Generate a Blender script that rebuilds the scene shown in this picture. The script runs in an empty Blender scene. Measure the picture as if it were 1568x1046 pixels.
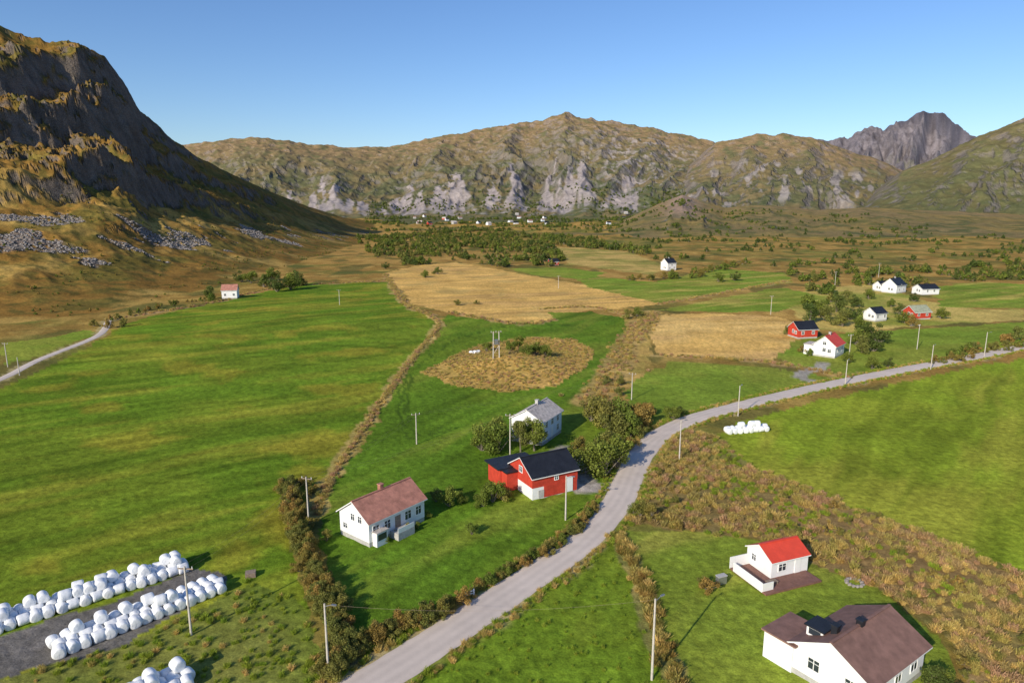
import bpy, math, random
import numpy as np
from mathutils import Vector
random.seed(7); rng=np.random.default_rng(11)
S=bpy.context.scene
S.view_settings.view_transform='Standard'; S.view_settings.look='None'; S.view_settings.exposure=0
COL=S.collection
CH=45.0; PITCH=math.radians(11.3); F=1045.0
cp,sp=math.cos(PITCH),math.sin(PITCH)
def ray(px,py):
    a=(px-784)/F; b=(523-py)/F
    dy=cp+b*sp; dz=-sp+b*cp
    return a/dy, dz/dy
def P(px,py,z=0.0):
    t,e=ray(px,py); Y=(z-CH)/e
    return (t*Y,Y)
# ---------------- noise
_ga=np.arange(4096)*(2*math.pi/4096); _gc=np.cos(_ga); _gs=np.sin(_ga)
def _h(ix,iy,s):
    h=(ix*374761393+iy*668265263+s*974711)&0xffffffff
    h=((h^(h>>13))*1274126177)&0xffffffff
    return (h^(h>>16))&0xfff
def perlin(x,y,s=0):
    x=np.asarray(x,dtype=np.float64); y=np.asarray(y,dtype=np.float64)
    ix=np.floor(x); iy=np.floor(y); fx=x-ix; fy=y-iy
    ix=ix.astype(np.int64); iy=iy.astype(np.int64)
    u=fx*fx*fx*(fx*(fx*6-15)+10); v=fy*fy*fy*(fy*(fy*6-15)+10)
    def g(dx,dy):
        a=_h(ix+dx,iy+dy,s)
        return _gc[a]*(fx-dx)+_gs[a]*(fy-dy)
    n00=g(0,0);n10=g(1,0);n01=g(0,1);n11=g(1,1)
    a=n00+u*(n10-n00); b=n01+u*(n11-n01)
    return 1.4*(a+v*(b-a))
def fbm(x,y,o=4,s=0,r=.5):
    t=0;a=1;n=0
    for i in range(o):
        t=t+a*perlin(x*2**i,y*2**i,s+i*17); n+=a; a*=r
    return t/n
def ridged(x,y,o=4,s=0,r=.5):
    t=0;a=1;n=0
    for i in range(o):
        t=t+a*(1-2*np.abs(perlin(x*2**i,y*2**i,s+i*13))); n+=a; a*=r
    return t/n
def sst(a,b,x):
    q=np.clip((x-a)/(b-a),0,1); return q*q*(3-2*q)
# ---------------- terrain layers (ridge lines of the hills around the valley)
def layer(rows):
    A=[]
    for px,py,Yr,Yf,p in rows:
        t,e=ray(px,py); A.append((t,CH+e*Yr,Yr,Yf,p))
    A.sort(); return np.array(A)
L_left=layer([(-900,-120,560,170,1.7),(-500,-80,640,215,1.7),(-200,-10,700,240,1.8),(0,40,760,268,1.8),(30,52,770,275,1.8),(75,68,785,282,1.8),(120,76,800,292,1.8),(160,98,815,305,1.8),(190,135,830,318,1.75),(215,178,850,330,1.7),(245,205,880,345,1.6),(300,243,930,372,1.5),(360,272,1000,420,1.4),(430,302,1120,500,1.3),(500,327,1300,640,1.2),(560,342,1500,850,1.2),(620,352,1700,1150,1.2),(680,362,1800,1300,1.2)])
B=[(150,240),(285,222),(330,216),(395,211),(440,215),(480,222),(540,226),(600,226),(655,212),(700,206),(750,196),(790,190),(830,186),(850,178),(865,173),(880,178),(905,182),(980,194),(1040,205),(1090,217),(1150,245),(1250,295),(1350,335)]
L_B=layer([(x,y,3200+600*math.exp(-((x-850)/300)**2),1950,1.3) for x,y in B])
L_C=layer([(x,y,2900,1750,1.3) for x,y in [(960,335),(1030,275),(1095,219),(1160,207),(1200,205),(1245,211),(1300,232),(1345,243),(1385,262),(1420,300),(1450,335)]])
L_D=layer([(x,y,6500,4600,1.2) for x,y in [(1180,235),(1250,213),(1290,207),(1308,192),(1330,186),(1350,184),(1365,176),(1385,172),(1400,168),(1415,162),(1430,168),(1447,173),(1460,186),(1475,197),(1500,207),(1560,240)]])
L_E=layer([(x,y,2300,1450,1.25) for x,y in [(1300,328),(1340,292),(1380,263),(1430,243),(1500,207),(1530,195),(1568,181),(1700,130),(1900,90),(2400,60)]])
L_F=layer([(x,y,1550,950,1.1) for x,y in [(940,345),(980,326),(1010,312),(1045,299),(1075,308),(1110,318),(1180,314),(1250,322),(1330,318),(1400,322),(1568,328),(1900,318),(2400,320)]])
def evalL(L,t,Y):
    hr=np.interp(t,L[:,0],L[:,1]); Yr=np.interp(t,L[:,0],L[:,2]); Yf=np.interp(t,L[:,0],L[:,3]); p=np.interp(t,L[:,0],L[:,4])
    s=(Y-Yf)/(Yr-Yf)
    z=np.where(s<=1,np.clip(s,0,1)**p,np.clip(1-(s-1)*.8,0,1))*hr
    return z,s,hr
MOUND=P(785,562); 
def terrain(X,Y):
    X=np.asarray(X,dtype=np.float64);Y=np.asarray(Y,dtype=np.float64)
    ok=Y>60; Yp=np.where(ok,Y,60.0); t=np.clip(X/Yp,-1.6,2.2)
    info={}
    z=np.zeros_like(X)
    z+=3.2*np.exp(-(((X-MOUND[0])/13)**2+((Y-MOUND[1])/14)**2))
    z+=sst(330,900,Yp)*(2.0*fbm(X/90,Y/90,4,3))+sst(700,1500,Yp)*14*np.clip(fbm(X/150,Y/150,5,5)+.15,0,1)
    # left mountain
    zl,s,hr=evalL(L_left,t,Yp); sc=np.clip(s,0,1.3); k=sst(0,.25,sc)
    w0=fbm(X/70,Y/70,3,21); w1=fbm(X/70,Y/70,3,22)
    wx=X+26*w0; wy=Y+26*w1
    q=(wx*1.0-wy*.2)/84.0; fr=q-np.floor(q)
    saw=np.where(fr<.76,fr/.76,(1-fr)/.24)
    big=sst(.20,.6,sc)*np.clip(hr/180,0,1.25)
    edge=1-.6*sst(.85,1.0,sc)
    flank=.68+.37*sst(ray(40,200)[0],ray(150,200)[0],t)
    zl=zl+edge*big*flank*(23*(saw-.5)+14*ridged(wx/62,wy/80,5,31,.58)*.8)+edge*k*(2.2*ridged(X/22,Y/22,3,33))*np.clip(hr/120,.2,1)
    crag=sst(.3,.6,sc)*big*sst(-.3,.1,w0+.5*w1)
    zl+=edge*crag*11*(ridged(wx/24,wy/26,5,41,.66))
    zl=np.where(s>0,zl,0)
    info['sl']=s; info['hl']=hr
    Z=np.maximum(z,z*.3+zl)
    lid=np.where((s>0)&(zl>z),1,0)
    zm=Z
    for n,(L,K,seed) in enumerate([(L_B,10,51),(L_C,12,61),(L_D,26,71),(L_E,9,81),(L_F,20,91)]):
        zz,ss,hh=evalL(L,t,Yp); c=np.clip(ss,0,1)
        amp=(.18 if n!=2 else .34)*hh*np.sin(math.pi*np.clip(c,0,1)**.8)**.8
        w=.35*fbm(X/500,Y/500,3,seed+3)
        zz=zz+amp*(ridged(t*K+w,c*1.3+w,5,seed,.5)-.35)*.9
        zz=zz+np.where(ss>0,1,0)*sst(.05,.4,c)*(hh*.026*fbm(X/70,Y/70,4,seed+5)+ (hh*.038)*ridged(X/140,Y/140,5,seed+7,.6)-hh*.018)
        zz=np.where(ss>0,zz,-50)
        m=zz>zm
        lid=np.where(m,n+2,lid); info['s%d'%(n+2)]=ss
        zm=np.where(m,zz,zm)
    zm=np.where(ok,zm,0.0)
    info['t']=t; info['lid']=lid
    return zm,info
def gz(x,y):
    return float(terrain(np.array([x]),np.array([y]))[0][0])
# ---------------- polygons of land use
def W(pts): return np.array([P(*p) for p in pts])
def inside(poly,X,Y):
    m=np.zeros(X.shape,bool); n=len(poly)
    bb=(X>poly[:,0].min())&(X<poly[:,0].max())&(Y>poly[:,1].min())&(Y<poly[:,1].max())
    if not bb.any(): return m
    x=X[bb];y=Y[bb];r=np.zeros(x.shape,bool);j=n-1
    for i in range(n):
        xi,yi=poly[i];xj,yj=poly[j]
        c=((yi>y)!=(yj>y))
        if yj!=yi: r^=c&(x<(xj-xi)*(y-yi)/(yj-yi)+xi)
        j=i
    m[bb]=r; return m
def dline(pl,X,Y,cut=12):
    d=np.full(X.shape,1e9)
    bb=(X>pl[:,0].min()-cut)&(X<pl[:,0].max()+cut)&(Y>pl[:,1].min()-cut)&(Y<pl[:,1].max()+cut)
    x=X[bb];y=Y[bb];dd=np.full(x.shape,1e9)
    for a,b in zip(pl[:-1],pl[1:]):
        v=b-a;L2=(v**2).sum()
        q=np.clip(((x-a[0])*v[0]+(y-a[1])*v[1])/L2,0,1)
        dd=np.minimum(dd,np.hypot(x-a[0]-q*v[0],y-a[1]-q*v[1]))
    d[bb]=dd; return d
def smooth_line(pts,n=8):
    pts=np.array(pts);out=[]
    Q=np.vstack([2*pts[0]-pts[1],pts,2*pts[-1]-pts[-2]])
    for i in range(1,len(Q)-2):
        p0,p1,p2,p3=Q[i-1:i+3]
        for k in range(n):
            u=k/n
            out.append(.5*((2*p1)+(-p0+p2)*u+(2*p0-5*p1+4*p2-p3)*u*u+(-p0+3*p1-3*p2+p3)*u**3))
    out.append(pts[-1]); return np.array(out)
road=smooth_line(W([(380,1190),(470,1110),(560,1050),(640,1000),(700,960),(760,920),(820,880),(880,838),(925,795),(950,762),(966,725),(985,692),(1012,665),(1060,642),(1120,625),(1200,605),(1290,585),(1380,567),(1430,558),(1500,545),(1568,531),(1700,507),(1900,480)]))
lane=smooth_line(W([(-300,690),(-120,625),(0,581),(60,551),(140,519),(160,505),(167,488)]))
drive=smooth_line(W([(955,752),(920,745),(895,748)]))
drive2=smooth_line(W([(900,745),(885,715),(862,690)]))
drive3=smooth_line(W([(1255,586),(1225,575),(1262,556)]))
Z_left=W([(-500,1000),(-500,790),(0,596),(80,560),(160,516),(205,490),(330,464),(400,448),(470,434),(600,432),(620,465),(650,480),(668,497),(640,540),(600,590),(560,650),(535,690),(500,745),(470,790),(440,745),(430,760),(447,820),(460,880),(478,950),(488,1046),(480,1300),(-500,1300)])
Z_mid=W([(680,482),(760,492),(850,492),(842,478),(900,478),(960,488),(955,520),(930,570),(905,605),(900,640),(960,660),(955,700),(945,760),(905,800),(860,840),(740,905),(700,925),(600,985),(540,990),(510,900),(485,820),(495,760),(560,680),(590,620),(640,550),(680,505)])
Z_mound=W([(645,570),(690,548),(735,527),(820,517),(880,519),(912,538),(895,565),(850,592),(780,602),(700,592)])
Z_gold=W([(590,418),(640,406),(700,402),(780,416),(860,430),(1000,454),(1010,466),(950,472),(850,480),(845,490),(780,496),(690,480),(630,464)])
Z_gold2=W([(1000,483),(1080,480),(1190,484),(1230,500),(1215,530),(1185,550),(1040,545),(1005,540),(995,510)])
Z_gold3=W([(1200,455),(1260,440),(1340,436),(1420,462),(1500,474),(1568,474),(1568,490),(1400,500),(1300,510),(1230,500)])
Z_gold4=W([(880,500),(985,478),(995,510),(1000,545),(975,590),(935,600),(945,560),(965,520)])
Z_gold5=W([(850,378),(960,385),(1020,408),(1000,422),(930,412),(870,405)])
G=[W([(870,420),(1000,432),(1100,412),(1200,418),(1215,432),(1100,450),(1010,464),(900,440)]),
   W([(1010,476),(1100,457),(1200,440),(1260,455),(1190,478),(1080,477)]),
   W([(960,600),(985,572),(1030,553),(1180,562),(1290,582),(1200,603),(1110,624),(1050,640),(1005,655),(975,640)]),
   W([(1190,540),(1215,520),(1300,510),(1400,505),(1568,492),(1700,490),(1700,500),(1568,522),(1440,550),(1300,575),(1200,558)]),
   W([(1430,440),(1500,432),(1700,440),(1700,470),(1568,472),(1440,470)]),
   W([(780,412),(860,410),(930,418),(900,428),(820,422)]),
   W([(0,525),(60,520),(130,505),(150,510),(60,545),(0,560)])]
Z_rf=W([(1093,672),(1115,655),(1150,640),(1300,603),(1430,575),(1568,548),(1900,500),(2500,520),(2500,1300),(1900,1020),(1568,880),(1400,810),(1250,752),(1150,712)])
Z_weed=W([(985,700),(1010,675),(1050,655),(1095,668),(1150,712),(1250,752),(1400,810),(1568,880),(1900,1020),(2100,1300),(1540,1300),(1460,985),(1350,905),(1250,865),(1150,825),(1050,815),(955,800),(975,740)])
Z_lawn=W([(958,815),(1050,812),(1150,828),(1260,868),(1350,905),(1440,980),(1500,1300),(1080,1300),(1040,1046),(1000,950),(970,880)])
Z_bot=W([(938,822),(955,860),(990,960),(1030,1046),(1070,1300),(350,1300),(600,1070),(700,992),(800,925),(880,868)])
Z_yard=W([(-500,1130),(0,975),(150,932),(290,868),(340,872),(352,890),(330,906),(200,985),(90,1015),(40,1025),(0,1040),(-500,1250)])
Z_scr=W([(380,890),(480,930),(490,1046),(480,1300),(-200,1300),(0,1040),(90,1015),(200,985),(330,920)])
wall1=smooth_line(W([(655,482),(672,497),(640,538),(600,592),(562,648),(530,698),(500,748),(484,790)]))
ditch=smooth_line(W([(1000,478),(965,520),(940,570),(905,615)]))
edgeG=[smooth_line(W(q),4) for q in ([(165,490),(330,463),(430,440),(600,430)],[(1010,466),(1100,450),(1210,430)],[(1010,545),(1100,548),(1200,558),(1300,578)],[(690,478),(790,496),(850,490)],[(590,420),(620,465),(660,482)],[(830,474),(900,470),(960,482)])]
wall2=smooth_line(W([(948,818),(962,850),(985,905),(1003,960),(1035,1046),(1070,1200)]))
tracks=[smooth_line(W(q)) for q in ([(625,572),(612,620),(612,650),(635,672),(690,655)],[(632,574),(622,620),(624,648),(645,666),(690,648)],[(640,560),(700,520),(780,500),(900,500)])]

# ---------------- terrain mesh
az=np.concatenate([np.linspace(-180,-46,46)[:-1],np.linspace(-46,46,1000),np.linspace(46,180,46)[1:-1]])*math.pi/180
rr=np.concatenate([[0.05,6,14],CH/np.tan(np.radians(np.linspace(62,9.6,340))),np.exp(np.linspace(math.log(268),math.log(1350),430)),np.exp(np.linspace(math.log(1350),math.log(4000),300))[1:],np.exp(np.linspace(math.log(4600),math.log(7000),80)),[7600,9000,14000,25000]])
nA,nR=len(az),len(rr)
A2,R2=np.meshgrid(az,rr)
X=R2*np.sin(A2); Y=R2*np.cos(A2)
Zt,info=terrain(X.ravel(),Y.ravel()); 
X=X.ravel();Y=Y.ravel()
t=info['t']; lid=info['lid']
zg=Zt.reshape(nR,nA)
dzr=np.gradient(zg,axis=0)/np.maximum(np.gradient(R2,axis=0),1e-3)
dza=np.gradient(zg,axis=1)/np.maximum(np.gradient(A2,axis=1)*R2,1e-2)
slope=np.sqrt(dzr**2+dza**2).ravel(); slope[Y<60]=0
C=np.zeros((len(X),3)); rock=np.zeros(len(X))
def mixc(m,c):
    global C
    m=np.asarray(m)[:,None]; C=C*(1-m)+np.asarray(c)*m
n_big=fbm(X/45,Y/45,4,101); n_med=fbm(X/12,Y/12,4,102); n_sm=fbm(X/2.6,Y/2.6,3,103); n_huge=fbm(X/260,Y/260,4,104)
# moor
C[:]=(.31,.185,.046)
mixc(sst(-.1,.35,n_big+.4*n_med),(.18,.165,.036))
mixc(sst(.0,.35,n_med*.7-n_big*.5+.05)*.8,(.49,.31,.085))
mixc(sst(.05,.35,n_huge)*.6,(.185,.19,.04))
mixc(sst(-.05,-.35,n_huge)*.55,(.45,.27,.075))
mixc(sst(.10,.26,fbm(X/25,Y/40,4,107))*.65,(.075,.095,.025))
def mx(c,m,d): 
    m=np.asarray(m)[:,None]; return c*(1-m)+np.asarray(d)*m
def talus_mask(x,y,s):
    return sst(.14,.24,fbm(x/55,y/38,4,114)-.3*np.abs((s-.30)/.16)+.10)*np.where((s>.08)&(s<.55),1,0)
# left mountain
sl=info['sl']; mL=(lid==1); ids=np.where(mL)[0]
x=X[ids];y=Y[ids];s_=sl[ids]
f1=fbm(x/30,y/30,5,110)
cl=np.array([(.25,.14,.032)])*np.ones((len(x),1))
cl=mx(cl,sst(-.1,.25,f1)*.75,(.135,.12,.027))
cl=mx(cl,sst(-.05,.28,fbm(x/60,y/60,4,111))*.8*sst(.75,.3,s_),(.47,.31,.085))
cl=mx(cl,sst(.08,.26,fbm(x/9,y/9,4,112))*.6,(.07,.08,.02))
rl=np.clip(sst(1.0,1.45,slope[ids]+.6*fbm(x/16,y/16,4,113)),0,1)
tl=talus_mask(x,y,s_)*sst(-.25,.0,fbm(x/5,y/5,3,115)+.04)
cl=mx(cl,tl*.75,(.27,.24,.225))
cl=mx(cl,rl*.9,np.array([(.185,.155,.132)])*(1+.6*fbm(x/8,y/8,4,116))[:,None])
C[ids]=cl; rock[ids]=np.maximum(rl,tl)
# far hills; haze is put into the muted, paler colours
FANS=[]
fr_=random.Random(21)
for pc,wd,top in ((456,16,.40),(475,22,.54),(500,22,.38),(528,18,.30),(560,15,.27),(585,22,.36),(603,16,.45),(636,26,.32),(665,28,.36),(698,24,.38),(718,18,.46),(752,20,.35),(782,24,.40),(800,16,.50),(826,14,.56),(850,28,.40),(880,28,.40),(905,20,.46),(930,26,.40),(955,18,.32)):
    FANS.append((ray(pc,300)[0],wd/F,top,fr_.uniform(-.02,.035)))
for k in (2,3,4,5,6):
    m=np.where(lid==k)[0]
    if len(m)==0: continue
    s=np.clip(info['s%d'%k],0,1.2)
    x=X[m];y=Y[m];s=s[m];tt=t[m];slp=slope[m]
    a=fbm(x/130,y/130,5,120+k); b=fbm(x/45,y/45,5,130+k); d=fbm(x/14,y/14,4,136+k)
    c=np.array([(.195,.152,.07)])*np.ones((len(x),1))
    c=mx(c,sst(-.2,.2,a),(.13,.13,.06))
    c=mx(c,sst(.45,.95,s)*sst(-.3,.3,b+.1)*.75,(.33,.215,.11))
    c=mx(c,sst(-.03,.18,b+.4*d)*sst(.95,.25,s)*.75,(.062,.08,.036))
    ro=np.clip(sst(.5,.9,slp+.6*b),0,1)*.9
    if k==2:
        sc=np.zeros_like(s); wz=.012*fbm(tt*60,s*8,3,140)+.006*fbm(x/30,y/30,3,144)
        for tc,wd,top,ln in FANS:
            u_=np.clip(s/top,0,1)
            wl=wd*(1.12-u_*1.02)
            dd=np.abs(tt+wz-(tc+ln*u_))
            sc=np.maximum(sc,sst(wl,wl*.72,dd)*(s<top)*sst(.06,.11,s+.1*b)*(.8+.2*u_))
        sc=sc*sst(-.38,-.14,fbm(tt*70,s*5,4,141)+.02)
        gc=np.exp(-((tt-ray(930,270)[0])/(120/F))**2)*sst(.6,.3,s)
        c=mx(c,gc*.6*sst(-.2,.2,a+b),(.075,.10,.04))
        c=mx(c,sc*.92,np.array([(.36,.31,.30)])*(1+.3*b+.3*d)[:,None]); ro=ro*(1-.8*sc)*.9
        up=np.exp(-((tt-ray(975,250)[0])/(100/F))**2)*sst(.2,.36,s)*sst(.92,.8,s)
        sp2=sst(.05,.18,ridged(tt*46+x/900,s*11,4,143)*.5-.26+.3*b+.25*d)*up
        c=mx(c,sp2*.85,(.40,.35,.325))
    if k==3:
        sc=sst(.12,.22,fbm(tt*55,s*7,4,150)+.22*np.exp(-((tt-ray(1305,260)[0])/(30/F))**2)-.06)*sst(.15,.25,s)*sst(.75,.6,s)
        c=mx(c,sc*.8,(.34,.30,.28))
    if k==4:
        c=np.array([(.20,.178,.188)])*(1+.7*b+.6*a)[:,None]; ro=ro*0+.9
        c=mx(c,sst(.0,.3,a)*sst(.6,.3,s)*.6,(.16,.16,.09))
    if k==5:
        c=mx(c,.6+0*s,np.array([(.12,.125,.048)])*(1+.6*a)[:,None]); 
    if k==6:
        c=mx(c,.6*sst(-.2,.3,a)+.2,(.29,.20,.065)); c=mx(c,sst(.0,.2,b)*.6,(.085,.105,.036))
        c=mx(c,np.exp(-((tt-ray(1045,300)[0])/(26/F))**2)*sst(.3,.6,s)*.8,(.33,.23,.18))
    if k!=4: c=mx(c,ro*.75,np.array([(.215,.185,.17)])*(1+.6*b)[:,None])
    C[m]=c; rock[m]=ro*.8
# land use
wa=(.5+np.clip(Y,0,600)*.004)
Xw=X+wa*n_sm*1.2+wa*2*n_med; Yw=Y+wa*fbm(X/3+9,Y/3,3,160)+wa*2.4*fbm(X/14,Y/14,2,161)
def field(poly,c1,c2,ang=None,lam=3.0,amp=.10,c3=None,c4=None):
    m=inside(poly,Xw,Yw)
    if not m.any(): return m
    x=X[m];y=Y[m]
    c=np.array([c1])*np.ones((m.sum(),1))
    c=mx(c,sst(-.25,.35,n_big[m]+.5*n_med[m]),c2)
    q=0
    if ang is not None: q=(x*math.sin(ang)-y*math.cos(ang))+5.0*fbm(x/60,y/60,2,172)
    if c3 is not None:
        al=(x*math.cos(ang)+y*math.sin(ang)) if ang is not None else y
        c=mx(c,sst(.0,.3,fbm(q/12,al/70,4,170))*.8,c3)
        c=mx(c,sst(.0,.35,fbm(q/7+40,al/60,4,176))*.7,np.array(c1)*.70)
    if c4 is not None: c=mx(c,sst(.1,.3,fbm(x/22,y/22,5,177))*.6,c4)
    k=1+.18*n_sm[m]+.18*fbm(x/.9,y/.9,2,171)
    if ang is not None:
        k=k*(1+amp*np.sin(q*2*math.pi/lam)*(.6+1.2*fbm(x/20,y/20,2,173))+amp*1.4*fbm(q/5,q*0+.5,3,174)+amp*1.4*fbm(q/1.1,(x+y)/26,2,175))
    C[m]=c*k[:,None]; rock[m]=0
    return m
GOLD=(.74,.46,.13);GOLD2=(.62,.38,.105)
field(Z_gold5,(.52,.36,.11),(.26,.24,.055))
field(Z_gold,GOLD,GOLD2,.3,9,.07,(.52,.32,.11),(.48,.34,.11))
field(Z_gold3,(.52,.39,.11),(.27,.29,.05))
field(Z_gold4,(.54,.35,.10),(.32,.25,.06))
for i,g in enumerate(G): field(g,(.19,.27,.03),(.25,.28,.04),.5,4,.06,(.46,.36,.085) if i in (0,1,4) else None)
field(Z_gold2,GOLD,(.68,.45,.15),.15,7,.09,(.58,.36,.13))
m_left=field(Z_left,(.124,.208,.015),(.165,.228,.019),.62,5.2,.18,(.255,.26,.028),(.31,.265,.03))
field(Z_mid,(.11,.20,.016),(.145,.216,.019),1.0,4.5,.09,(.20,.245,.03))
field(Z_mound,(.56,.35,.10),(.37,.27,.065))
field(Z_rf,(.215,.285,.022),(.25,.295,.026),.9,6,.09,(.30,.30,.036))
field(Z_weed,(.35,.23,.095),(.22,.21,.055),None,3,.1,(.39,.25,.13))
field(Z_lawn,(.22,.27,.032),(.19,.25,.028),.7,2.2,.05,(.29,.275,.05))
field(Z_bot,(.145,.225,.018),(.18,.24,.022),1.05,3.2,.14,(.22,.25,.03))
field(Z_scr,(.15,.21,.024),(.19,.205,.04),None,3,.1,(.27,.23,.07))
field(Z_yard,(.21,.19,.175),(.145,.135,.12))
def strip(pl,w,c,c2=None,a=.9):
    d=dline(pl,Xw,Yw); m=sst(w*1.15,w*.75,d)*a
    cc=np.array([c])*(1+.5*n_sm)[:,None]
    if c2 is not None: cc=mx(cc,sst(-.1,.2,n_med),c2)
    global C
    C=C*(1-m[:,None])+cc*m[:,None]
strip(wall1,1.5,(.58,.42,.14),(.38,.29,.09))
strip(ditch,5.0,(.36,.25,.085),(.48,.33,.11))
for e in edgeG: strip(e,2.2,(.42,.27,.13),(.52,.36,.13),.75)
strip(wall2,1.3,(.44,.34,.12),(.21,.21,.06))
for e in tracks: strip(e,.42,(.06,.11,.012),None,.75)
strip(lane,2.0,(.40,.33,.15))
strip(road,3.5,(.45,.36,.17),(.23,.25,.05))
for e in (drive,drive2,drive3): strip(e,2.0,(.37,.33,.29))
C=np.clip(C,0.008,.85)
dr=np.minimum(dline(road,X,Y),dline(lane,X,Y))
rough_near=np.where(m_left,.07,.10)
Zt=Zt+np.where((Y>20)&(Y<420)&(dr>4.0),1,0)*rough_near*(fbm(X/1.6,Y/1.6,2,190)-.2)
co=np.stack([X,Y,Zt],1)
me=bpy.data.meshes.new("terrain")
nv=len(X); i=np.arange(nR-1)[:,None]*nA; j=np.arange(nA)[None,:]; j2=(j+1)%nA
fq=np.stack([i+j,i+j2,i+nA+j2,i+nA+j],-1).reshape(-1,4)[:,::-1]
me.vertices.add(nv); me.vertices.foreach_set('co',co.ravel().astype(np.float32))
nf=len(fq); me.loops.add(nf*4); me.loops.foreach_set('vertex_index',fq.ravel().astype(np.int32))
me.polygons.add(nf); me.polygons.foreach_set('loop_start',np.arange(nf,dtype=np.int32)*4); me.polygons.foreach_set('loop_total',np.full(nf,4,dtype=np.int32))
me.polygons.foreach_set('use_smooth',np.ones(nf,bool))
at=me.attributes.new('Col','FLOAT_COLOR','POINT'); at.data.foreach_set('color',np.concatenate([C,np.ones((nv,1))],1).ravel().astype(np.float32))
at=me.attributes.new('rock','FLOAT','POINT'); at.data.foreach_set('value',rock.astype(np.float32))
me.update(calc_edges=True)
terr=bpy.data.objects.new("terrain_ground",me); COL.objects.link(terr)
# ---------------- materials
def newmat(n):
    m=bpy.data.materials.new(n); m.use_nodes=True; nt=m.node_tree; b=nt.nodes['Principled BSDF']; return m,nt,b
def setin(b,**k):
    for a,v in k.items():
        if a in b.inputs: b.inputs[a].default_value=v
def tex(nt,scale,detail=5,rough=.55,src=None):
    n=nt.nodes.new('ShaderNodeTexNoise'); n.inputs['Scale'].default_value=scale; n.inputs['Detail'].default_value=detail; n.inputs['Roughness'].default_value=rough
    if src: nt.links.new(src,n.inputs['Vector'])
    return n
def mrange(nt,s,a,b,c,d):
    n=nt.nodes.new('ShaderNodeMapRange'); nt.links.new(s,n.inputs[0])
    for i,v in enumerate((a,b,c,d)): n.inputs[i+1].default_value=v
    return n.outputs[0]
def math_(nt,op,a,b):
    n=nt.nodes.new('ShaderNodeMath'); n.operation=op
    for i,v in enumerate((a,b)):
        if isinstance(v,(int,float)): n.inputs[i].default_value=v
        else: nt.links.new(v,n.inputs[i])
    return n.outputs[0]
def vmul(nt,c,f):
    n=nt.nodes.new('ShaderNodeVectorMath'); n.operation='SCALE'; nt.links.new(c,n.inputs[0]); nt.links.new(f,n.inputs['Scale']); return n.outputs[0]
m,nt,b=newmat("ground_material"); setin(b,Roughness=1.0); b.inputs['Specular IOR Level'].default_value=.05
geo=nt.nodes.new('ShaderNodeNewGeometry'); pos=geo.outputs['Position']
a=nt.nodes.new('ShaderNodeAttribute'); a.attribute_name='Col'
ar=nt.nodes.new('ShaderNodeAttribute'); ar.attribute_name='rock'
n1=tex(nt,.9,6,.68,pos); n2=tex(nt,.05,9,.7,pos); n3=tex(nt,5.0,3,.6,pos)
f=math_(nt,'MULTIPLY',mrange(nt,n1.outputs[0],.25,.75,.52,1.48),mrange(nt,n2.outputs[0],.3,.7,.70,1.30))
f=math_(nt,'MULTIPLY',f,mrange(nt,n3.outputs[0],.25,.75,.68,1.32))
nt.links.new(vmul(nt,a.outputs['Color'],f),b.inputs['Base Color'])
bp1=nt.nodes.new('ShaderNodeBump'); bp1.inputs['Strength'].default_value=.9; bp1.inputs['Distance'].default_value=.18; nt.links.new(n1.outputs[0],bp1.inputs['Height'])
n4=tex(nt,.07,10,.68,pos)
hh=math_(nt,'MULTIPLY',n4.outputs[0],math_(nt,'ADD',math_(nt,'MULTIPLY',ar.outputs['Fac'],12.0),.5))
bp2=nt.nodes.new('ShaderNodeBump'); bp2.inputs['Strength'].default_value=.85; bp2.inputs['Distance'].default_value=1.0; nt.links.new(hh,bp2.inputs['Height']); nt.links.new(bp1.outputs[0],bp2.inputs['Normal'])
nt.links.new(bp2.outputs[0],b.inputs['Normal']); me.materials.append(m)
def simple(name,col,rough=.7,var=.15,scale=3,bump=0,bs=10,metal=0,spec=.3,wave=None):
    m,nt,b=newmat(name); setin(b,Roughness=rough,Metallic=metal); b.inputs['Specular IOR Level'].default_value=spec
    tc=nt.nodes.new('ShaderNodeTexCoord'); v=tc.outputs['Object']
    n=tex(nt,scale,6,.6,v); rgb=nt.nodes.new('ShaderNodeRGB'); rgb.outputs[0].default_value=(*col,1)
    fac=mrange(nt,n.outputs[0],.3,.7,1-var,1+var)
    h=None
    if wave:
        w=nt.nodes.new('ShaderNodeTexWave'); w.bands_direction=wave[0]; w.inputs['Scale'].default_value=wave[1]; w.inputs['Distortion'].default_value=.3; nt.links.new(v,w.inputs['Vector'])
        fac=math_(nt,'MULTIPLY',fac,mrange(nt,w.outputs[1],0,.4,wave[2],1.0)); h=w.outputs[1]
    nt.links.new(vmul(nt,rgb.outputs[0],fac),b.inputs['Base Color'])
    if bump:
        bp=nt.nodes.new('ShaderNodeBump'); bp.inputs['Strength'].default_value=bump; bp.inputs['Distance'].default_value=.03
        if h is None: h=tex(nt,bs,4,.6,v).outputs[0]
        nt.links.new(h,bp.inputs['Height']); nt.links.new(bp.outputs[0],b.inputs['Normal'])
    return m
M={}
M['white']=simple('white_painted_cladding',(.80,.80,.79),.6,.05,1.2,.4,wave=('Z',2.2,.9))
M['bluewhite']=simple('pale_blue_shade_cladding',(.68,.74,.80),.6,.06,1.2,.4,wave=('Z',2.2,.85))  # white cladding with blue shade painted in; village houses use it as paint
M['red']=simple('falu_red_cladding',(.52,.055,.03),.7,.18,1.5,.4,wave=('X',2.2,.8))
M['redB']=simple('red_end_cladding',(.52,.055,.03),.7,.18,1.5,.4,wave=('Y',2.2,.8))
M['trim']=simple('white_trim',(.80,.80,.78),.5,.04)
M['glass']=simple('window_glass',(.03,.04,.05),.08,.1,spec=.8)
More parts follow.
